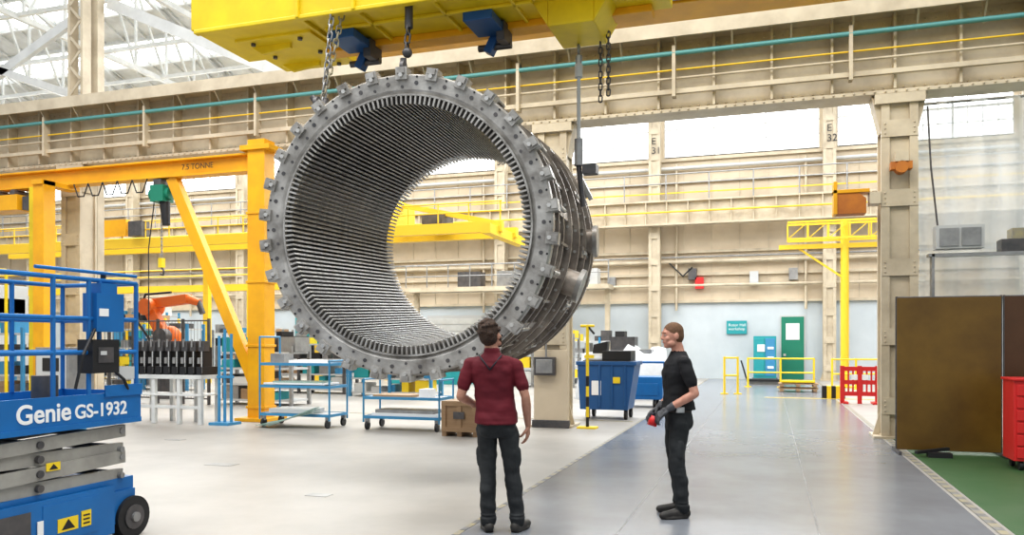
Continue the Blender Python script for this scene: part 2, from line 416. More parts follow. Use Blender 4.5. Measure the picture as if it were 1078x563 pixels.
# ============================================================ ORANGE GANTRY
g=B('portal_gantry_crane')
gy=13.9
g.ibeam((-22,gy,5.28),(-9.9,gy,5.28),.3,.38,ORG,.04)
g.b2(-10.1,-9.7,gy-.18,gy+.18,.06,5.72,ORG); g.b2(-10.25,-9.55,gy-.4,gy+.4,0,.07,ORG)
g.b2(-10.25,-9.55,gy-.24,gy+.24,5.5,5.6,ORG)
for z in(.25,1.5,2.8,4.2): g.b2(-10.13,-9.67,gy-.2,gy+.2,z,z+.05,ORG)
g.beam((-12.1,gy,5.1),(-10.0,gy,.7),.18,.24,ORG)
g.b2(-15.15,-14.85,gy-.75,gy-.45,0,5.1,ORG); g.b2(-15.5,-14.5,gy-.9,gy-.3,0,.07,ORG); g.b2(-15.15,-14.85,gy-.8,gy+.2,5.0,5.1,ORG)
g.b2(-15.9,-15.7,gy-.2,gy+.05,0,5.1,YEL)
g.b2(-17.2,-16.2,gy-.25,gy+.25,4.6,4.95,ORG); g.b2(-17.6,-17.2,gy-.2,gy+.2,4.65,4.9,DGR); g.b2(-16.1,-15.9,gy-.2,gy+.2,4.6,4.9,DGR)
for x in(-16.9,-16.4): g.cyl((x,gy-.2,5.0),(x,gy+.2,5.0),.08,DGR,12)
# festoon cable under the beam
x=-14.6
while x<-12.8:
    g.path([(x,gy-.2,5.08),(x+.12,gy-.2,4.8),(x+.28,gy-.2,4.8),(x+.4,gy-.2,5.08)],.015,BLK,6); x+=.4
go=g.done(.008)
text('capacity_lettering','7.5 TONNE',(-11.75,gy-.155,5.22),(pi/2,0,0),.16,BLK,go)
h=B('electric_chain_hoist',(-12.4,13.9,0))
h.b2(-.17,.17,-.16,.16,4.6,4.95,GREEN); h.cyl((-.25,0,4.77),(.25,0,4.77),.13,GREEN,16); h.b2(-.1,.1,-.14,.14,4.95,5.07,DGR)
h.chain((0,0,4.6),(0,0,3.4),GRY,.09,.02,.008); h.cyl((.08,0,4.6),(.12,0,4.1),.11,BLK,10,.08)
h.b2(-.05,.05,-.05,.05,3.2,3.4,YEL); h.path([(0,0,3.2),(.06,0,3.12),(.04,0,3.04),(-.04,0,3.06)],.02,DGR)
h.path([(-.2,0,4.6),(-.35,0,3.6),(-.34,0,1.6)],.012,BLK); h.b2(-.38,-.3,-.04,.04,1.4,1.62,YEL)
h.done()

# ============================================================ FAR YELLOW CRANE(S)
g=B('far_bay_crane')
for y in(23.5,25.0):
    g.b2(-30,-7.9,y-.12,y+.12,5.05,5.38,YEL2)
for z in(5.7,6.0): g.cyl((-30,23.4,z),(-7.9,23.4,z),.025,YEL2,6)
x=-30
while x<-7.8: g.cyl((x,23.4,5.4),(x,23.4,6.0),.025,YEL2,6); x+=1.05
g.b2(-8.3,-8.0,22.6,26.2,4.9,5.2,YEL2)
g.b2(-12.0,-11.7,23.3,25.2,5.4,6.3,YEL2); g.b2(-10.8,-10.1,23.8,24.8,5.42,5.8,DGR)
g.beam((-11.8,24.2,6.2),(-8.2,24.2,5.4),.14,.16,YEL2)
for x in(-28,-21,-16): g.b2(x-.12,x+.12,25.9,26.1,0,5,YEL2)
g.b2(-24,-22.4,23.3,23.5,5.5,6.1,ORG); g.b2(-22.2,-21.6,23.2,23.6,5.45,6.0,DGR)
g.done()
g=B('second_far_crane')
g.b2(-40,-15,30.,30.4,3.9,4.2,YEL2); g.b2(-20,-18.5,29.6,30.6,4.3,4.9,GRY)
for z in(4.6,4.9): g.cyl((-40,29.9,z),(-15,29.9,z),.03,YEL2,6)
for x in(-39,-30,-22,-15.2): g.b2(x-.12,x+.12,30,30.3,0,3.9,YEL2)
g.done()
g=B('mezzanine_walkway')
g.b2(-16,-6.5,33.5,34.6,3.9,4.1,CREAM)
for z in(4.6,5.1): g.cyl((-16,33.5,z),(-6.5,33.5,z),.03,GRY,6)
for k in range(10): g.cyl((-16+k*1.055,33.5,4.1),(-16+k*1.055,33.5,5.1),.03,GRY,6)
for x,w_,m in((-13,1.1,DGR),(-11,1.3,GRY),(-8.8,.9,DGR),(-7.4,.7,LGR)): g.b2(x-w_/2,x+w_/2,33.8,34.5,4.1,4.8,m)
for x in(-15.8,-11,-6.7): g.b2(x-.1,x+.1,34.2,34.4,0,3.9,CREAM)
g.done()
g=B('jib_crane',(2.55,30.2,0))
g.cyl((0,0,0),(0,0,5.9),.14,YEL2,16); g.cyl((0,0,0),(0,0,.05),.4,YEL2,16)
for z in(5.25,5.85):
    for y in(-.35,.35): g.beam((-1.9,y,z),(1.5,y,z),.06,.07,YEL2)
for k in range(6):
    x=-1.9+k*.68
    for y in(-.35,.35): g.beam((x,y,5.25),(x,y,5.85),.04,.04,YEL2)
    if k<5: g.beam((x,-.35,5.25),(x+.68,-.35,5.85),.03,.03,YEL2)
g.b2(-2.2,1.6,-.1,.1,4.92,5.08,YEL2); g.beam((-1.6,0,5.0),(-.1,0,3.9),.07,.07,YEL2)
g.done()
g=B('orange_stop_bracket',(1.5,YC-.3,0))
g.poly([(-.42,0,4.15),(-.12,0,4.15),(.05,0,4.0),(.05,0,3.75),(-.42,0,3.75)],(0,.3,0),RUST); g.b2(-.46,.1,-.02,.32,4.1,4.16,ORG); g.b2(-.46,-.4,-.02,.32,3.75,4.3,ORG)
g.b2(.1,.275,.0,.3,3.9,4.1,CREAM)
g.done(.005)
g=B('column_hoist_bracket',(2.06,YC-.4,0)); g.b2(-.16,.16,-.08,.1,4.42,4.54,RUST); g.b2(-.1,.1,-.1,.1,4.54,4.7,CREAM); g.cyl((0,-.1,4.45),(0,.1,4.45),.1,RUST,12); g.done()
g=B('plastic_sheet_curtain')
n=60;vs=[]
for i in range(n+1):
    x=2.45+i*(9-2.45)/n; y=YC+.5+.09*math.sin(i*1.3)+.06*math.sin(i*.5)
    for j in range(9):
        z=2.35+j*3.35/8; vs.append((x+.03*math.sin(j+i),y+.03*math.sin(j*1.3+i*.5),z))
g.faces(vs,[(i*9+j,(i+1)*9+j,(i+1)*9+j+1,i*9+j+1) for i in range(n) for j in range(8)],PLAST,True)
for z in(2.35,5.7): g.cyl((2.4,YC+.5,z),(9,YC+.5,z),.025,GRY,8)
g.done()
g=B('control_cabinet',(2.95,YC-.1,3.3)); g.b2(-.35,.35,-.15,.15,-.18,.2,LGR); g.b2(-.3,-.02,-.17,-.15,-.14,.15,GRY); g.b2(.02,.3,-.17,-.15,-.14,.15,GRY)
g.b2(.6,1.1,-.1,.2,-.25,-.05,DGR); g.b2(.75,.95,-.1,.2,-.05,.12,TAPE); g.b2(-.45,2,-.1,.1,-.3,-.25,GRY); g.b2(-.4,-.36,-.1,.1,-3.3,-.25,GRY)
g.path([(-.3,0,.2),(-.4,0,1.2),(-.45,0,2.2)],.015,DGR); g.done()
g=B('welding_screen')
for x0,x1,m in((1.77,3.1,BROWN),(3.14,4.5,BROWN2)):
    g.b2(x0,x1,12.68,12.71,.05,2.24,m)
    for z in(.06,2.24): g.cyl((x0,12.7,z),(x1,12.7,z),.018,DGR,8)
    for x in(x0,x1): g.cyl((x,12.7,.03),(x,12.7,2.26),.018,DGR,8); g.beam((x,12.35,.03),(x,13.05,.03),.04,.04,DGR)
g.beam((1.95,12.2,.07),(2.4,12.5,.10),.06,.04,BLK); g.b2(2.1,2.4,12.2,12.35,.0,.07,BLK)
g.done()
g=B('red_tool_cabinet',(3.35,11.55,0))
g.b2(-.45,.45,-.25,.25,.12,1.12,RED)
for k in range(6): g.b2(-.42,.42,-.27,-.25,.16+k*.155,.29+k*.155,RED); g.b2(-.3,.3,-.285,-.27,.25+k*.155,.27+k*.155,LGR)
g.b2(-.47,.47,-.28,.27,1.12,1.15,RED)
for sx in(-.36,.36):
    for sy in(-.18,.18): g.cyl((sx-.02,sy,.06),(sx+.02,sy,.06),.06,BLK,12)
g.done(.006)

# ============================================================ SCISSOR LIFT
def lift():
    s=B('scissor_lift',(-5.36,4.38,0))
    s.b2(-.38,.38,-.93,.9,.14,.40,BLUE); s.b2(.38,.405,-.93,.66,.08,.46,BLUE); s.b2(-.405,-.38,-.93,.66,.08,.46,BLUE)
    s.b2(-.36,.36,-.9,.9,.40,.50,BLUE)
    s.b2(.39,.41,.0,.5,.14,.42,BLUE); s.b2(.405,.412,-.55,-.1,.18,.4,DGR)
    for y in(-.62,.86):
        for sx in(-1,1):
            s.cyl((sx*.29,y,.17),(sx*.41,y,.17),.17,BLK,28); s.cyl((sx*.405,y,.17),(sx*.42,y,.17),.10,DGR,20); s.cyl((sx*.42,y,.17),(sx*.44,y,.17),.04,GRY,12)
    s.b2(-.28,.28,.88,.96,.16,.34,BLUE)
    for sx in(-1,1):
        for k in range(4):
            z=.545+k*.105; dz=.022*(1 if k%2 else -1)
            s.beam((sx*(.33+.025*(k%2)),-.88,z-dz),(sx*(.33+.025*(k%2)),.80,z+dz),.045,.098,ARM)
            s.cyl((sx*.36,0,z),(sx*.392,0,z),.028,DGR,12)
            for y in(-.84,.76): s.cyl((sx*.30,y,z+dz*(1 if y>0 else -1)),(sx*.388,y,z+dz*(1 if y>0 else -1)),.024,GRY,12)
    for k in range(4):
        for y in(-.7,.0,.7): s.cyl((-.33,y,.55+k*.105),(.33,y,.55+k*.105),.025,DGR,8)
    s.beam((0,-.6,.55),(0,.5,.75),.09,.09,BLK)
    s.b2(-.40,.40,-.95,.93,.97,1.03,BLUE); s.b2(.385,.41,-.95,.93,.965,1.20,BLUE); s.b2(-.41,-.385,-.95,.93,.965,1.20,BLUE)
    s.b2(-.40,.40,.905,.93,1.0,1.2,BLUE); s.b2(-.40,.40,-.95,-.925,1.0,1.2,BLUE)
    s.b2(.41,.418,-.5,.93,.945,.985,BLUE); s.b2(.41,.425,.55,.93,1.17,1.26,BLUE)
    r=.018
    for sx in(-1,1):
        x=sx*.39
        for z in(1.52,1.78,2.08): s.cyl((x,-.93,z),(x,.9,z),r,BLUE,10)
        for y in(-.93,-.45,.1,.42,.9): s.cyl((x,y,1.2),(x,y,2.08),r,BLUE,10)
    for y in(-.93,.9):
        for z in(1.52,1.78,2.08): s.cyl((-.39,y,z),(.39,y,z),r,BLUE,10)
    s.cyl((.39,.52,1.52),(.39,.52,2.08),r,BLUE,10)
    s.cyl((.39,-.05,2.14),(.39,.9,2.14),.014,BLUE,8)
    s.b2(.30,.44,.45,.72,1.68,1.98,BLUE); s.b2(.31,.43,.5,.66,1.98,2.06,BLUE); s.cyl((.37,.58,2.05),(.37,.58,2.14),.02,BLK,8)
    s.b2(.44,.446,.47,.56,1.80,1.86,WHT)
    s.b2(.30,.45,.40,.66,1.36,1.62,BLK); s.b2(.45,.455,.45,.60,1.44,1.56,DGR); s.b2(.455,.458,.47,.53,1.5,1.53,LGR)
    s.path([(.42,.45,1.7),(.46,.3,1.5),(.44,.25,1.25)],.012,BLK); s.path([(.42,.6,1.4),(.44,.72,1.3),(.42,.78,1.22)],.012,BLK)
    s.b2(.412,.416,.7,.8,1.42,1.48,WARN); s.b2(.395,.412,.70,.86,1.3,1.40,LGR)
    s.cyl((.2,.2,1.03),(.2,.2,1.35),.09,DGR,14)
    s.b2(.406,.411,-.25,-.12,.28,.36,WARN); s.b2(.411,.416,.12,.3,.2,.3,WARN); s.b2(.411,.416,.33,.42,.2,.32,WARN)
    s.b2(.41,.416,-.05,.0,.2,.32,WHT)
    s.poly([(.4165,.15,.215),(.4165,.27,.215),(.4165,.21,.29)],(.001,0,0),BLK)
    for k in range(3): s.b2(.4165,.418,.345,.405,.22+k*.03,.232+k*.03,BLK)
    s.b2(.38,.385,.05,.17,.66,.72,WARN); s.poly([(.386,.07,.67),(.386,.15,.67),(.386,.11,.71)],(.001,0,0),BLK)
    s.b2(.38,.385,-.42,-.32,.76,.81,WARN)
    o=s.done(.006)
    text('model_lettering','GS-1932',(.412,.27,1.025),(pi/2,0,pi/2),.145,WHT,o,bold=True)
    text('maker_lettering','Genie',(.412,-.22,1.025),(pi/2,0,pi/2),.19,WHT,o,bold=True)
lift()

# ============================================================ SHOP ITEMS
t=B('clamp_test_bench',(-11.25,13.0,0))
t.b2(-.85,.85,-.3,.3,.88,.96,WHITES); 
for x in(-.8,-.3,.3,.8):
    for y in(-.25,.25): t.b2(x-.04,x+.04,y-.04,y+.04,0,.88,WHITES)
t.b2(-.8,.8,-.27,-.23,.3,.36,WHITES); t.b2(-.85,.85,-.3,.3,.55,.58,WHITES)
for k in range(9):
    x=-.78+k*.195
    t.b2(x-.06,x+.06,-.28,.2,.96,1.12,BLK); t.b2(x-.045,x+.045,-.2,.05,1.12,1.5,BLK); t.b2(x-.065,x+.065,-.22,-.05,1.42,1.62,DGR)
    t.cyl((x,-.24,1.5),(x,-.24,1.66),.02,GRY,8); t.b2(x-.03,x+.03,-.29,-.2,1.18,1.3,GRY); t.cyl((x+.05,-.26,1.0),(x+.05,-.26,1.42),.012,LGR,6)
t.done(.004)
t=B('blue_post_rack',(-10.02,12.95,0))
for x in(-.16,-.03,.12): t.cyl((x,0,0),(x,0,1.88-abs(x)),.028,BLUE2,8)
t.b2(-.25,.2,-.2,.2,0,.05,BLUE2); t.b2(-.2,.16,-.03,.03,.9,.95,BLUE2); t.done()
def trolley(name,loc,w,d,shelves,hL,hR):
    t=B(name,loc)
    for sx,h in((-1,hL),(1,hR)):
        for sy in(-1,1): t.cyl((sx*w/2,sy*d/2,.14),(sx*w/2,sy*d/2,h),.018,BLUE2,8)
        t.cyl((sx*w/2,-d/2,h),(sx*w/2,d/2,h),.018,BLUE2,8)
    for z in shelves:
        t.b2(-w/2,w/2,-d/2,d/2,z-.02,z,LGR)
        for sy in(-1,1): t.b2(-w/2,w/2,sy*d/2-.015,sy*d/2+.015,z-.04,z+.01,BLUE2)
        for sx in(-1,1): t.b2(sx*w/2-.015,sx*w/2+.015,-d/2,d/2,z-.04,z+.01,BLUE2)
    for sx in(-1,1):
        for sy in(-1,1):
            t.cyl((sx*(w/2-.06)-.02,sy*(d/2-.04),.08),(sx*(w/2-.06)+.02,sy*(d/2-.04),.08),.08,BLK,14); t.b2(sx*(w/2-.06)-.035,sx*(w/2-.06)+.035,sy*(d/2-.04)-.03,sy*(d/2-.04)+.03,.12,.22,GRY)
    return t
t=trolley('shelf_trolley',(-8.45,13.2,0),1.5,.65,(.25,.78,1.2),1.7,1.25)
t.b2(-.7,.6,-.28,.28,.8,.83,WHT); t.b2(-.55,.5,-.2,.2,.83,.86,GLASSG)
for k in range(4): t.beam((-.7+.1*k,-.42-.02*k,.04),(.5,-.34,.3+.03*k),.25,.012,GLASSG)
t.b2(-.6,.3,-.25,.25,.26,.34,LGR); t.b2(-.2,.4,-.2,.2,1.2,1.26,WHT); t.b2(-.6,-.3,-.2,.1,1.2,1.38,GRY)
t.done()
t=trolley('flat_trolley',(-6.3,13.3,0),1.5,.65,(.25,.6),.92,.92)
t.b2(-.6,.7,-.3,.3,.25,.31,WHT); t.b2(-.55,.6,-.25,.25,.31,.37,GRY); t.b2(-.6,.2,-.25,.25,.6,.64,WOOD); t.b2(.3,.5,-.2,.1,.6,.75,WHT)
t.done()
t=B('wooden_crate',(-4.98,12.75,0))
t.b2(-.3,.3,-.25,.25,.08,.6,WOOD)
for x in(-.28,0,.28): t.b2(x-.04,x+.04,-.27,-.25,.08,.6,WOOD); t.b2(x-.04,x+.04,-.25,.25,0,.08,WOOD)
for z in(.12,.56): t.b2(-.31,.31,-.275,-.25,z-.04,z+.04,WOOD)
t.b2(-.1,.1,-.28,-.275,.3,.42,DGR); t.done(.004)
t=B('hazard_bollard_post',(-3.2,14.45,0))
for k in range(10): t.cyl((0,0,.02+k*.19),(0,0,.02+(k+1)*.19),.03,WARN if k%2 or k>5 else BLK,10)
t.b2(-.18,.18,-.12,.12,0,.03,WARN); t.b2(-.05,.12,-.03,.03,1.3,1.36,WARN); t.cyl((-.13,0,1.9),(.13,0,1.9),.025,WARN,8); t.cyl((.0,0,1.9),(.13,0,1.75),.02,BLK,8); t.done()
t=B('blue_waste_skip',(-3.2,16.6,0))
t.poly([(-.55,-.4,.2),(.45,-.4,.2),(.6,-.4,1.15),(-.6,-.4,1.15)],(0,.8,0),BLUE3)
t.b2(-.63,.63,-.43,.43,1.12,1.2,BLUE3); t.b2(-.3,-.1,-.42,-.4,.5,.8,WHT); t.b2(.15,.3,-.43,-.4,.75,.88,WARN)
for x in(-.4,-.13,.13,.4): t.b2(x-.02,x+.02,-.43,-.4,.25,1.12,BLUE3)
for x in(-.4,.4):
    for y in(-.3,.3): t.cyl((x-.03,y,.1),(x+.03,y,.1),.1,BLK,12); t.b2(x-.04,x+.04,y-.04,y+.04,.12,.22,DGR)
t.b2(-.5,.5,-.35,.35,1.15,1.22,BLK); t.sph((-.2,0,1.25),(.35,.3,.12),TARP); t.b2(-.1,.5,-.3,.3,1.22,1.42,BLK); t.b2(-.45,.1,-.25,.3,1.3,1.36,WHT)
t.poly([(-.35,-.2,1.2),(-.05,-.2,1.2),(.0,-.2,1.62),(-.3,-.2,1.55)],(0,.25,0),BLK)
t.done(.01)
t=B('parts_cart',(-3.05,19.8,0))
t.b2(-.6,.6,-.4,.4,.2,.75,BLUE); t.b2(-.5,.5,-.42,-.4,.3,.6,BLUE)
for x in(-.4,.4):
    for y in(-.3,.3): t.cyl((x-.03,y,.1),(x+.03,y,.1),.1,BLK,12)
t.cyl((-.6,0,.7),(-.6,0,1.1),.03,BLUE,8); t.cyl((.6,0,.7),(.6,0,1.1),.03,BLUE,8); t.cyl((-.6,0,1.1),(.6,0,1.1),.03,BLUE,8)
t.done(.01)
t=B('tarpaulin_covered_stack',(-3.9,22.5,0))
n=14;vs=[]
for i in range(n+1):
    for j in range(9):
        x=-1.3+2.6*i/n;y=-.7+1.4*j/8
        e=max(abs(x)/1.3,abs(y)/.7); z=.0 if e>.99 else 1.35+.55*noise.noise((x*2,y*2,3))-.4*max(0,e-.6)
        vs.append((x,y,z))
t.faces(vs,[(i*9+j,(i+1)*9+j,(i+1)*9+j+1,i*9+j+1) for i in range(n) for j in range(8)],TARP,True)
t.b2(-.4,.3,-.1,.5,1.3,1.75,DGR); t.b2(.4,.8,-.3,.2,1.1,1.4,GRY); t.done()
def barrier(name,loc,w,rz,m,h=1.1,n=2):
    t=B(name,loc,rz)
    for k in range(n+1):
        x=-w/2+w*k/n; t.cyl((x,0,0),(x,0,h),.035,m,10); t.cyl((x,0,0),(x,0,.03),.12,m,10)
    for z in(h*.5,h*.97): t.cyl((-w/2,0,z),(w/2,0,z),.028,m,8)
    return t
barrier('yellow_guard_rail',(-1.1,25.3,0),.4,.2,WARN,1.15,1).done()
barrier('yellow_guard_rail',(.4,29.5,0),2.2,0,WARN,1.05,2).done()
barrier('yellow_guard_rail',(2.8,29,0),1.6,.3,WARN,1.05,2).done()
t=B('red_safety_barrier',(2.25,22.4,0))
for sx in(-.42,.0,.42): t.b2(sx-.05,sx+.05,-.06,.06,.0,.98,RED)
for z in(.25,.55,.9): t.b2(-.45,.45,-.03,.03,z-.05,z+.06,RED)
for k in range(8): t.b2(-.4+k*.11,-.36+k*.11,-.02,.02,.2,.9,RED)
for sx in(-.35,.35): t.b2(sx-.06,sx+.06,-.3,.3,0,.05,RED)
t.b2(-.2,.2,-.05,-.03,.62,.76,WHT); t.done()
t=B('hazard_block',(1.75,24.3,0)); 
for k in range(5): t.b2(-.3+k*.12,-.18+k*.12,-.15,.15,0,.35,WARN if k%2 else BLK)
t.done()
t=B('pallet_stack',(.9,27.2,0))
for k in range(2):
    t.b2(-.6,.6,-.4,.4,.1+k*.15,.13+k*.15,WOOD)
    for x in(-.5,0,.5): t.b2(x-.06,x+.06,-.4,.4,.02+k*.15,.1+k*.15,WOOD)
t.b2(-.5,.5,-.35,.35,.31,.36,YEL); t.done()
t=B('turquoise_machine_cabinet',(-.15,34.9,0))
t.b2(-.45,.45,-.4,.4,.1,1.85,TURQ); t.b2(-.4,-.02,-.43,-.4,.2,1.75,TURQ); t.b2(.02,.4,-.43,-.4,.2,1.75,BLUE2); t.b2(-.3,.0,-.45,-.43,1.2,1.5,WHT); t.b2(-.5,.5,-.45,.45,0,.1,DGR)
for z in(.5,.9,1.3): t.b2(.1,.35,-.45,-.43,z,z+.1,WHT)
t.done(.01)
t=B('pallet_truck',(-.1,31.5,0)); t.b2(-.7,.7,-.3,.3,.12,.2,BLK); t.b2(-.6,.6,-.2,.2,.0,.12,GRY); t.cyl((-.7,0,.2),(-.9,0,.9),.03,BLK,8); t.done()
d=B('door_1'); d.b2(.45,1.5,YW-.06,YW-.01,0,2.75,LGR); d.b2(.52,1.43,YW-.1,YW-.05,.02,2.68,GREEN); d.b2(.7,1.25,YW-.12,YW-.1,1.7,2.4,WHT); d.b2(.6,.7,YW-.15,YW-.1,1.0,1.1,BRIGHT); d.done()
t=B('wall_sign',(-1.75,YW-.05,1.95)); t.b2(0,.85,-.03,0,0,.58,TURQ); so=t.done()
text('sign_lettering','Rotor Hall\nworkshop',(.08,-.035,.34),(pi/2,0,0),.17,WHT,so)
for i,x in enumerate((-14.5,-22.0)):
    d=B('door_%d'%(i+2)); d.b2(x-1.5,x+1.5,YW-.08,YW-.01,0,2.9,TURQ if i else LGR); 
    for k in range(8): d.b2(x-1.45,x+1.45,YW-.1,YW-.08,.1+k*.34,.38+k*.34,GRY if i else WHITES)
    d.done()
t=B('industrial_robot_arm',(-16.3,18.6,0))
t.cyl((0,0,0),(0,0,1.1),.35,DGR,20); t.cyl((0,0,1.1),(0,0,1.5),.36,ORG2,20); t.sph((0,0,1.75),.32,ORG2)
t.beam((.05,-.25,1.7),(-.5,-.25,2.6),.22,.34,ORG2); t.cyl((-.5,-.45,2.6),(-.5,.1,2.6),.24,ORG2,18); t.beam((-.5,-.1,2.7),(.75,-.1,2.82),.28,.26,ORG2)
t.cyl((.7,-.1,2.82),(1.1,-.1,2.7),.13,ORG2,14,.1); t.cyl((1.05,-.1,2.75),(1.2,-.1,2.4),.08,DGR,12); t.cyl((.0,-.42,1.75),(0,.1,1.75),.24,DGR,16)
t.path([(-.3,-.3,1.5),(-.8,-.4,2.2),(-.5,-.4,2.95),(.3,-.3,3.0)],.035,BLK); t.done(.02)
def rack(name,loc,w,h,d,levels,m,rz=0):
    t=B(name,loc,rz)
    for x in(-w/2,0,w/2):
        for y in(-d/2,d/2): t.b2(x-.04,x+.04,y-.04,y+.04,0,h,m)
    for k in range(levels):
        z=.15+k*(h-.3)/(levels-1); t.b2(-w/2,w/2,-d/2,d/2,z-.05,z,LGR)
        x=-w/2+.1
        while x<w/2-.35:
            ww=random.uniform(.15,.5); hh=random.uniform(.12,.42)
            t.b2(x,x+ww,-d/2+.05,d/2-.1,z,z+hh,random.choice([BLUE2,GRY,WOOD,LGR,DGR,TURQ,WARN,BLK,WHITES,DGR,GRY])); x+=ww+random.uniform(.04,.25)
    return t
for i,(x,y,w,h,m,rz) in enumerate([(-20,22,3.5,2.2,BLUE2,0),(-26,27.5,4,2.6,YEL2,0),(-14,22,3.2,1.7,DGR,0),(-10.5,21.3,2.6,1.5,BLUE2,0),(-8,27.5,3,1.9,GRY,0),(-31,21.5,4,2.4,GRY,0),(-6.5,32,2.6,1.8,BLUE2,0),(-18,32,4,2.2,TURQ,0),(-24,33,4,2.2,GRY,0),(-20.5,16.8,2.5,2.0,BLUE2,0),(-12.4,17.5,2.2,1.5,GRY,0),(-17.6,12.4,2.2,2.1,BLUE2,0),(-29,31,4,3.0,BLUE2,0)]):
    rack('storage_rack',(x,y,0),w,h,.8,4,m,rz).done()
t=B('machine_tool',(-12.4,28.5,0))
t.b2(-1.6,1.6,-.8,.8,0,.9,TURQ); t.b2(-1.6,-.6,-.7,.7,.9,2.4,LGR); t.b2(.8,1.5,-.6,.6,.9,1.7,LGR); t.cyl((-.6,0,1.5),(.0,0,1.5),.4,GRY,20); t.b2(-.5,.9,-.5,.5,.9,1.05,GRY); t.b2(-1.5,-.7,-.72,-.7,1.4,2.2,DGR); t.done(.02)
t=B('vertical_lathe',(-24.5,19,0))
t.b2(-1.5,1.5,-.8,.8,0,.8,GRY); t.b2(-1.5,-1.0,-.6,.8,.8,3.4,LGR); t.b2(1.0,1.5,-.6,.8,.8,3.4,LGR); t.b2(-1.5,1.5,-.7,.7,2.5,3.0,LGR); t.cyl((0,0,.8),(0,0,1.1),.9,DGR,28); t.b2(-.3,.3,-.85,-.7,1.6,3.2,BLUE2); t.done(.02)
t=B('robot_cell_fence',(-16,16.9,0))
for k in range(7): t.b2(-2.4+k*.8-.03,-2.4+k*.8+.03,-.03,.03,0,2.2,DGR)
for z in(.15,1.1,2.15): t.cyl((-2.4,0,z),(2.4,0,z),.02,DGR,6)
for k in range(48): t.cyl((-2.35+k*.1,0,.15),(-2.35+k*.1,0,2.15),.006,DGR,4)
t.done()
t=B('yellow_access_stair',(-13.3,10.9,0))
for sx in(-.4,.4): t.beam((sx-1.2,0,0),(sx-1.2,.0,2.0),.05,.05,YEL); t.cyl((sx-1.2,0,2),(sx-1.2,0,3.0),.025,YEL,8)
for k in range(7): t.b2(-1.6,-.8,-.15,.15,.25+k*.28,.28+k*.28,YEL)
t.b2(-1.6,-.8,-.2,.8,1.98,2.04,GRY); t.cyl((-1.6,0,3.0),(-.8,0,3.0),.025,YEL,8)
for sx in(-1.6,-.8): t.cyl((sx,.75,0),(sx,.75,3.0),.03,YEL,8); t.cyl((sx,0,3.0),(sx,.75,3.0),.025,YEL,8)
t.done()
t=B('grey_control_cabinet',(-12.9,11.9,0)); t.b2(-.4,.4,-.3,.3,.1,1.5,GRY); t.b2(-.36,.36,-.32,-.3,.2,1.42,LGR); t.b2(-.2,.2,-.33,-.32,1.05,1.3,BLK); t.b2(-.42,.42,-.32,.32,0,.1,DGR); t.done(.01)
t=B('plastic_drum',(-11.2,10.5,0)); t.cyl((0,0,0),(0,0,.6),.2,BLUE2,20); t.cyl((0,0,.6),(0,0,.63),.21,BLUE2,20); t.cyl((0,0,.3),(0,0,.33),.21,BLUE2,20); t.done()

# ============================================================ PEOPLE
SK1=mat('skin_tone_a',(.50,.27,.19),.5,col2=(.43,.22,.155),scale=20)
SK2=mat('skin_tone_b',(.60,.32,.235),.5,col2=(.52,.25,.18),scale=20)
HA1=mat('hair_brown',(.07,.035,.018),.6,col2=(.03,.015,.01),scale=60,bump=.8,bscale=120)
HA2=mat('hair_ginger',(.19,.095,.045),.6,col2=(.12,.06,.03),scale=60,bump=.6,bscale=120)
SH1=mat('maroon_polo',(.14,.008,.018),.8,col2=(.11,.006,.015),scale=4,bump=.15,bscale=10)
SH2=mat('black_tshirt',(.010,.010,.012),.85,col2=(.015,.015,.017),scale=4,bump=.15,bscale=10)
TR1=mat('charcoal_work_trousers',(.012,.014,.016),.8,col2=(.038,.041,.043),scale=3.5,bump=.25,bscale=9)
SHO=mat('work_shoe_leather',(.02,.018,.016),.5,col2=(.05,.045,.04),scale=12)
GLV=mat('grey_work_glove',(.12,.12,.13),.7,col2=(.05,.05,.055),scale=20)
EYEW=mat('eye_white',(.5,.48,.46),.4); EYEB=mat('eye_iris',(.05,.07,.09),.3); LIP=mat('lips',(.45,.17,.14),.5)
BELT=mat('belt_leather',(.03,.02,.015),.5); LANY=mat('lanyard_strap',(.02,.02,.03),.6)

def setmi(r,mi):
    fs=set()
    for v in r['verts']: fs.update(v.link_faces)
    for f in fs: f.material_index=mi
def ell(bm,c,rad,mi,M=None,R=None):
    T=Matrix.Translation(V(c))@(R.to_4x4() if R else Matrix())@Matrix.Diagonal((*rad,1))
    if M is not None: T=M@T
    r=bmesh.ops.create_icosphere(bm,subdivisions=3,radius=1,matrix=T); setmi(r,mi)
def cap(bm,p,q,r1,r2,mi,M=None,sub=2):
    p=V(p);q=V(q)
    if M is not None: p=M@p;q=M@q
    d=q-p;l=d.length
    for c,rr in((p,r1),(q,r2)):
        r=bmesh.ops.create_icosphere(bm,subdivisions=sub,radius=rr,matrix=Matrix.Translation(c)); setmi(r,mi)
    if l>1e-5:
        T=Matrix.Translation((p+q)/2)@d.to_track_quat('Z','Y').to_matrix().to_4x4()
        r=bmesh.ops.create_cone(bm,cap_ends=True,segments=16,radius1=r1,radius2=r2,depth=l,matrix=T); setmi(r,mi)
def chainc(bm,pts,rs,mi):
    for (a,b),(ra,rb) in zip(zip(pts,pts[1:]),zip(rs,rs[1:])): cap(bm,a,b,ra,rb,mi)
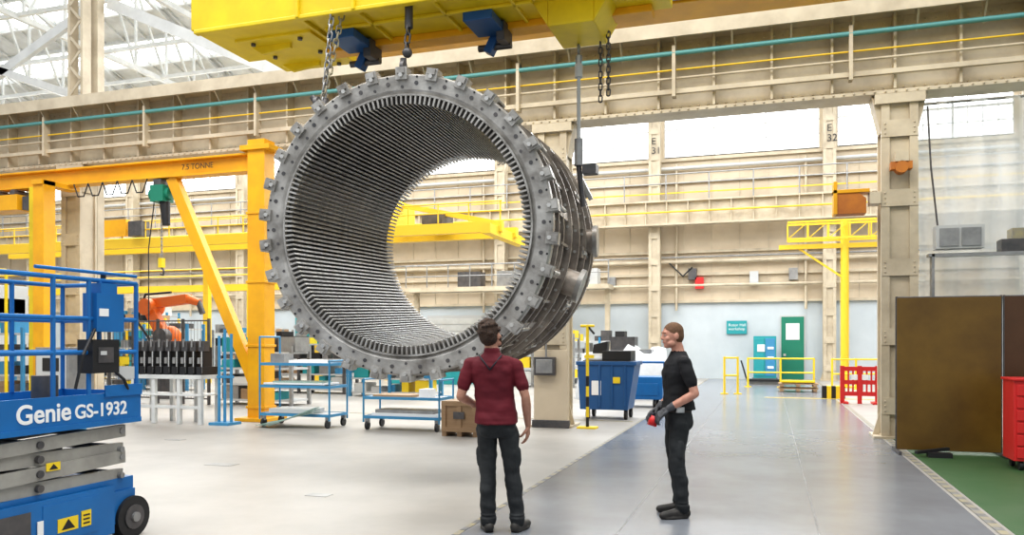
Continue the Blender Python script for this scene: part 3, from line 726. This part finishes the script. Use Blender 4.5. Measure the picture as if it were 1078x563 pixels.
def rings(bm,rl,mi,n=24):
    vs=[]
    for (cx,cy,cz,rx,ry) in rl:
        row=[]
        for k in range(n):
            a=2*pi*k/n; ca,sa=math.cos(a),math.sin(a)
            e=.85; row.append(bm.verts.new((cx+rx*math.copysign(abs(ca)**e,ca),cy+ry*math.copysign(abs(sa)**e,sa),cz)))
        vs.append(row)
    fs=[bm.faces.new(vs[0][::-1]),bm.faces.new(vs[-1])]
    for a,b in zip(vs,vs[1:]):
        for k in range(n): fs.append(bm.faces.new((a[k],a[(k+1)%n],b[(k+1)%n],b[k])))
    for f in fs: f.material_index=mi
def remesh(bm,vox,smooth=2,cloth=()):
    bmesh.ops.recalc_face_normals(bm,faces=bm.faces)
    bmesh.ops.triangulate(bm,faces=bm.faces[:])
    bm.faces.ensure_lookup_table()
    tree=BVHTree.FromBMesh(bm); lab=[f.material_index for f in bm.faces]
    me=bpy.data.meshes.new('tmp'); bm.to_mesh(me); bm.free()
    o=bpy.data.objects.new('tmp',me); bpy.context.scene.collection.objects.link(o)
    md=o.modifiers.new('r','REMESH'); md.mode='VOXEL'; md.voxel_size=vox; md.use_smooth_shade=True
    dg=bpy.context.evaluated_depsgraph_get(); dg.update()
    m2=bpy.data.meshes.new_from_object(o.evaluated_get(dg))
    bpy.data.objects.remove(o)
    nb=bmesh.new(); nb.from_mesh(m2)
    for f in nb.faces:
        loc,nr,idx,di=tree.find_nearest(f.calc_center_median()); f.material_index=lab[idx] if idx is not None else 0; f.smooth=True
    for _ in range(smooth): bmesh.ops.smooth_vert(nb,verts=nb.verts,factor=.5,use_axis_x=True,use_axis_y=True,use_axis_z=True)
    if cloth:
        nb.normal_update()
        for v in nb.verts:
            if v.link_faces and v.link_faces[0].material_index in cloth:
                c=v.co; k=noise.noise((c.x*8,c.y*8,c.z*11))+.35*noise.noise((c.x*14+c.z*10,c.y*14,c.z*22))
                v.co+=v.normal*k*.011
    m3=bpy.data.meshes.new('t3'); nb.to_mesh(m3); nb.free(); return m3
def hand(bm,wr,f,n,side,curls,mi,scale=1.,thumb=.6):
    wr=V(wr);f=V(f).normalized();n=V(n);n=(n-f*n.dot(f)).normalized();s=f.cross(n).normalized()*side
    S=scale
    for k,o in enumerate((-.028,-.010,.010,.027)):
        cap(bm,wr+f*.012*S+s*o*.6*S,wr+f*.088*S+s*o*S,.0145*S,.013*S,mi)
    cap(bm,wr-f*.03*S,wr+f*.02*S,.026*S,.022*S,mi)
    Ls=((.034,.022,.018),(.041,.026,.02),(.045,.029,.021),(.041,.026,.02))
    for k,(o,LL) in enumerate(zip((-.033,-.011,.011,.032),Ls)):
        p=wr+f*.085*S+s*o*S; th=curls*.35; r=.0098*S
        for L_ in LL:
            th+=curls*.55 if L_!=LL[0] else 0
            dd=f*math.cos(th)+n*math.sin(th); q=p+dd*L_*S
            cap(bm,p,q,r,r*.92,mi); p=q; r*=.92
    p=wr+f*.025*S+s*.026*S; d1=(f*.6+s*.65+n*.4).normalized(); q=p+d1*.04*S; cap(bm,p,q,.015*S,.012*S,mi)
    d2=(f*.85+s*.15+n*thumb).normalized(); q2=q+d2*.032*S; cap(bm,q,q2,.012*S,.0105*S,mi); q3=q2+(f*.7-s*.15+n*thumb*1.3).normalized()*.024*S; cap(bm,q2,q3,.0105*S,.009*S,mi)

def person(name,loc,yaw,cfg):
    ms=[cfg['skin'],cfg['hair'],cfg['shirt'],TR1,SHO,BELT,EYEW,EYEB,LIP,LANY,cfg['glove'] or cfg['skin'],RED,LGR]
    bm=bmesh.new()
    W=cfg.get('w',1.)
    rings(bm,[(0,0,.80,.12*W,.10),(0,-.01,.86,.165*W,.120),(0,-.010,.92,.166*W,.118),(0,-.005,1.0,.150*W,.106),(0,0,1.05,.145*W,.10)],3)
    for sd in(-1,1): ell(bm,(sd*.07,-.052,.865),(.085,.075,.075),3)
    for sd in(-1,1):
        hip=V((sd*.088,0,.87)); kn=V(cfg['knee'][0 if sd<0 else 1]); an=V(cfg['ankle'][0 if sd<0 else 1]); toe=V(cfg['toe'][0 if sd<0 else 1]).normalized()
        mid=hip.lerp(kn,.5)+V((0,.008,0)); calf=kn.lerp(an,.35)+V((0,-.012,0))
        chainc(bm,[hip,mid,kn,calf,an+V((0,0,.06)),an+V((0,-.004,.0))],[.090,.084,.069,.070,.061,.067],3)
        for zz,rr in((.15,.068),(.12,.070)): ell(bm,(an.x,an.y-.004,zz),(rr,rr,.014),3)
        cap(bm,hip.lerp(kn,.62)+V((sd*.058,0,.05)),hip.lerp(kn,.62)+V((sd*.052,0,-.06)),.040,.040,3)
        heel=V((an.x,an.y,0))-toe*.045; tp=heel+toe*.235
        chainc(bm,[heel+V((0,0,.05)),heel+toe*.1+V((0,0,.052)),tp+V((0,0,.036))],[.043,.045,.034],4)
        cap(bm,an+V((0,0,-.0)),heel+toe*.04+V((0,0,.06)),.045,.045,4)
        lat=toe.cross(V((0,0,1)))
        for o in(-.03,0,.03): chainc(bm,[heel+lat*o*.8+V((0,0,.015)),heel+toe*.15+lat*o*1.15+V((0,0,.015)),tp-toe*.02+lat*o*.7+V((0,0,.015))],[.015,.015,.015],4)
    hem=cfg['hem']
    if hem>.95: rings(bm,[(0,0,.965,.168*W,.124),(0,0,1.01,.166*W,.122)],5)
    rings(bm,[(0,-.012,hem,.186*W,.146),(0,-.010,hem+.05,.182*W,.141),(0,-.002,hem+.10,.174*W,.130),(0,0,1.12,.164*W,.119),(0,.004,1.22,.174*W,.124),(0,.004,1.32,.188*W,.128),(0,-.004,1.40,.192*W,.118),(0,-.012,1.445,.165*W,.098),(0,-.014,1.485,.11*W,.078),(0,-.012,1.515,.068,.066)],2)
    for sd in(-1,1): cap(bm,(sd*.10,-.01,1.435),(sd*.178*W,-.008,1.412),.058,.058,2); ell(bm,(sd*.08,-.055,1.36),(.09,.06,.10),2)
    if cfg.get('collar'):
        rings(bm,[(0,-.012,1.49,.078,.074),(0,-.016,1.53,.070,.068),(0,-.018,1.545,.066,.064)],2)
    for sd,key in((-1,'L'),(1,'R')):
        sh,el,wr=[V(p) for p in cfg['arm'+key]]
        sl=sh.lerp(el,.66)
        chainc(bm,[sh,sh.lerp(el,.3),sl],[.058,.057,.058],2)
        chainc(bm,[sh,sh.lerp(el,.5),el,el.lerp(wr,.3),wr],[.048,.045,.038,.041,.027],0)
        if cfg['glove']: chainc(bm,[el.lerp(wr,.82),wr],[.036,.032],10)
    H=Matrix.Translation(V((0,cfg.get('hfwd',0.),1.555)))@Matrix.Rotation(cfg['hyaw'],4,'Z')@Matrix.Rotation(cfg['hpitch'],4,'X')@Matrix.Translation(V((0,.012,.105)))
    chainc(bm,[V((0,-.012,1.45)),V((0,-.004,1.54)),H@V((0,-.02,-.05))],[.064,.056,.056],0)
    ell(bm,(0,-.005,.012),(.076,.098,.104),0,H)
    ell(bm,(0,.022,-.045),(.062,.070,.066),0,H)
    ell(bm,(0,.050,-.090),(.034,.036,.026),0,H)
    for sd in(-1,1):
        ell(bm,(sd*.038,.062,-.025),(.026,.026,.024),0,H)
        ell(bm,(sd*.080,-.008,-.008),(.010,.020,.032),0,H)
        ell(bm,(sd*.05,.03,-.07),(.022,.04,.028),0,H)
    cap(bm,(-.035,.083,.028),(.035,.083,.028),.012,.012,0,H)
    cap(bm,(0,.092,.012),(0,.107,-.022),.008,.0115,0,H)
    cap(bm,(-.012,.097,-.028),(.012,.097,-.028),.008,.008,0,H)
    cap(bm,(-.014,.084,-.058),(.014,.084,-.058),.009,.009,0,H)
    if cfg['hairstyle']=='curly':
        ell(bm,(0,-.018,.034),(.086,.102,.096),1,H); ell(bm,(0,-.045,-.005),(.080,.075,.085),1,H)
        rr=random.Random(3)
        for k in range(70):
            a=rr.uniform(0,2*pi); t=rr.uniform(0,1.7)
            p=V((.086*math.sin(t)*math.cos(a),-.018+.100*math.sin(t)*math.sin(a),.034+.098*math.cos(t)))
            if p.y>.045 and p.z<.08: continue
            if abs(p.x)>.06 and p.z<.02 and p.y>-.03: continue
            ell(bm,p,(.018,.018,.016),1,H)
        for sd in(-1,1): cap(bm,(sd*.072,.02,-.02),(sd*.055,.05,-.075),.014,.016,1,H)
        cap(bm,(-.03,.07,-.095),(.03,.07,-.095),.022,.022,1,H)
    else:
        ell(bm,(0,-.012,.036),(.0795,.096,.090),1,H); ell(bm,(0,-.032,.0),(.0785,.076,.085),1,H)
    body=remesh(bm,.0060,2,cloth=(2,3))
    parts=[body]
    for sd,key in((-1,'L'),(1,'R')):
        sh,el,wr=[V(p) for p in cfg['arm'+key]]
        bm=bmesh.new(); hc=cfg['hand'+key]
        hand(bm,wr+(wr-el).normalized()*.01,hc[0],hc[1],hc[2],hc[3],10,1.12 if cfg['glove'] else 1.0)
        parts.append(remesh(bm,.0036,1))
    out=bmesh.new()
    for m in parts: out.from_mesh(m)
    for sd in(-1,1):
        ell(out,(sd*.031,.0805,.006),(.0125,.010,.007),6,H); ell(out,(sd*.031,.088,.006),(.005,.004,.005),7,H)
        cap(out,(sd*.018,.097,.030),(sd*.046,.086,.030),.004,.0035,1,H)
        cap(out,(sd*.019,.089,.0135),(sd*.043,.081,.012),.0045,.0045,0,H)
    cap(out,(-.02,.089,-.058),(.02,.089,-.058),.0045,.0045,8,H)
    for e in cfg.get('extra',[]):
        if e[0]=='cap': cap(out,e[1],e[2],e[3],e[4],e[5])
        if e[0]=='box':
            T=Matrix.Translation(V(e[1]))@Matrix.Rotation(e[4],4,'X')@Matrix.Diagonal((*e[2],1))
            r=bmesh.ops.create_cube(out,size=1,matrix=T); setmi(r,e[3])
    lx,ly=cfg.get('lean',(0,0))
    for v in out.verts:
        k=max(0,v.co.z-.12); v.co.x+=lx*k; v.co.y+=ly*k
    for f in out.faces: f.smooth=True
    me=bpy.data.meshes.new(name); out.to_mesh(me); out.free()
    for m in ms: me.materials.append(m)
    o=bpy.data.objects.new(name,me); bpy.context.scene.collection.objects.link(o); o.location=loc; o.rotation_euler=(0,0,yaw)
    return o
person('man_in_maroon_polo',(-2.14,6.36,0),math.radians(12),dict(
    skin=SK1,hair=HA1,shirt=SH1,glove=None,hem=.915,collar=True,hairstyle='curly',w=1.0,hyaw=math.radians(-24),hpitch=math.radians(8),lean=(-.065,0),
    knee=[(-.105,.02,.49),(.105,.03,.49)],ankle=[(-.12,-.02,.10),(.125,.0,.10)],toe=[(-.35,1,0),(.4,1,0)],
    armL=[(-.195,-.01,1.41),(-.285,-.05,1.14),(-.20,.16,1.06)],armR=[(.195,-.01,1.41),(.265,-.04,1.14),(.26,.06,.90)],
    handL=[(.5,.85,.1),(.6,-.4,-.3),1,.8],handR=[(-.1,.25,-1),(-1,.2,0),-1,.7],
    extra=[('cap',(-.10,-.085,1.49),(-.01,-.137,1.37),.006,.006,9),('cap',(-.01,-.137,1.37),(.09,-.085,1.49),.006,.006,9),
           ('cap',(.261,.042,.955),(.261,.05,.94),.031,.031,9)]))
person('man_in_black_tshirt',(-.80,7.42,0),math.radians(112),dict(
    skin=SK2,hair=HA2,shirt=SH2,glove=GLV,hem=.985,hairstyle='short',w=.98,hyaw=math.radians(6),hpitch=math.radians(-2),hfwd=.03,
    knee=[(-.10,.03,.49),(.10,.0,.49)],ankle=[(-.11,-.01,.10),(.12,-.06,.10)],toe=[(-.2,1,0),(.2,1,0)],
    armL=[(-.19,-.01,1.415),(-.25,-.09,1.14),(-.14,.12,1.00)],armR=[(.19,-.01,1.415),(.25,-.05,1.14),(.10,.15,.99)],
    handL=[(.25,.75,-.65),(.5,-.2,-.8),-1,1.0],handR=[(-.3,.8,-.4),(-.4,-.2,-.8),1,1.0],
    extra=[('box',(-.03,.235,.88),(.08,.07,.09),11,.3),('box',(-.03,.24,.935),(.04,.04,.05),9,.3),('box',(-.165,.02,.99),(.03,.07,.05),12,0)]))

# ============================================================ LIGHT + CAMERA
def area(name,loc,size,power,col=(1,1,1),rot=(0,0,0)):
    l=bpy.data.lights.new(name,'AREA'); l.shape='RECTANGLE'; l.size,l.size_y=size; l.energy=power; l.color=col
    o=bpy.data.objects.new(name,l); bpy.context.scene.collection.objects.link(o); o.location=loc; o.rotation_euler=rot
area('near_bay_overhead_fill',(-5,5,13),(20,10),3000,(1,.99,.97))  # added overhead fill to brighten the near bay
area('far_bay_skylight_lamp',(-14,25,12.9),(50,14),6500,(1,1,1))
area('back_window_daylight',(-14,33.8,11),(60,2),2200,(.95,.98,1),(math.radians(-60),0,0))
w=bpy.data.worlds.new('world'); bpy.context.scene.world=w; w.use_nodes=True
w.node_tree.nodes['Background'].inputs[0].default_value=(.93,.97,1,1); w.node_tree.nodes['Background'].inputs[1].default_value=.66
cd=bpy.data.cameras.new('camera'); cam=bpy.data.objects.new('camera',cd); bpy.context.scene.collection.objects.link(cam)
cam.location=(0,0,1.6); cam.rotation_euler=(pi/2,0,math.radians(17.92)); cd.sensor_width=36; cd.lens=27.9; cd.shift_y=.0728; cd.clip_end=300
bpy.context.scene.camera=cam
vs_=bpy.context.scene.view_settings
vs_.view_transform='Standard'
try: vs_.look='Medium High Contrast'
except Exception as e: print('look',e)
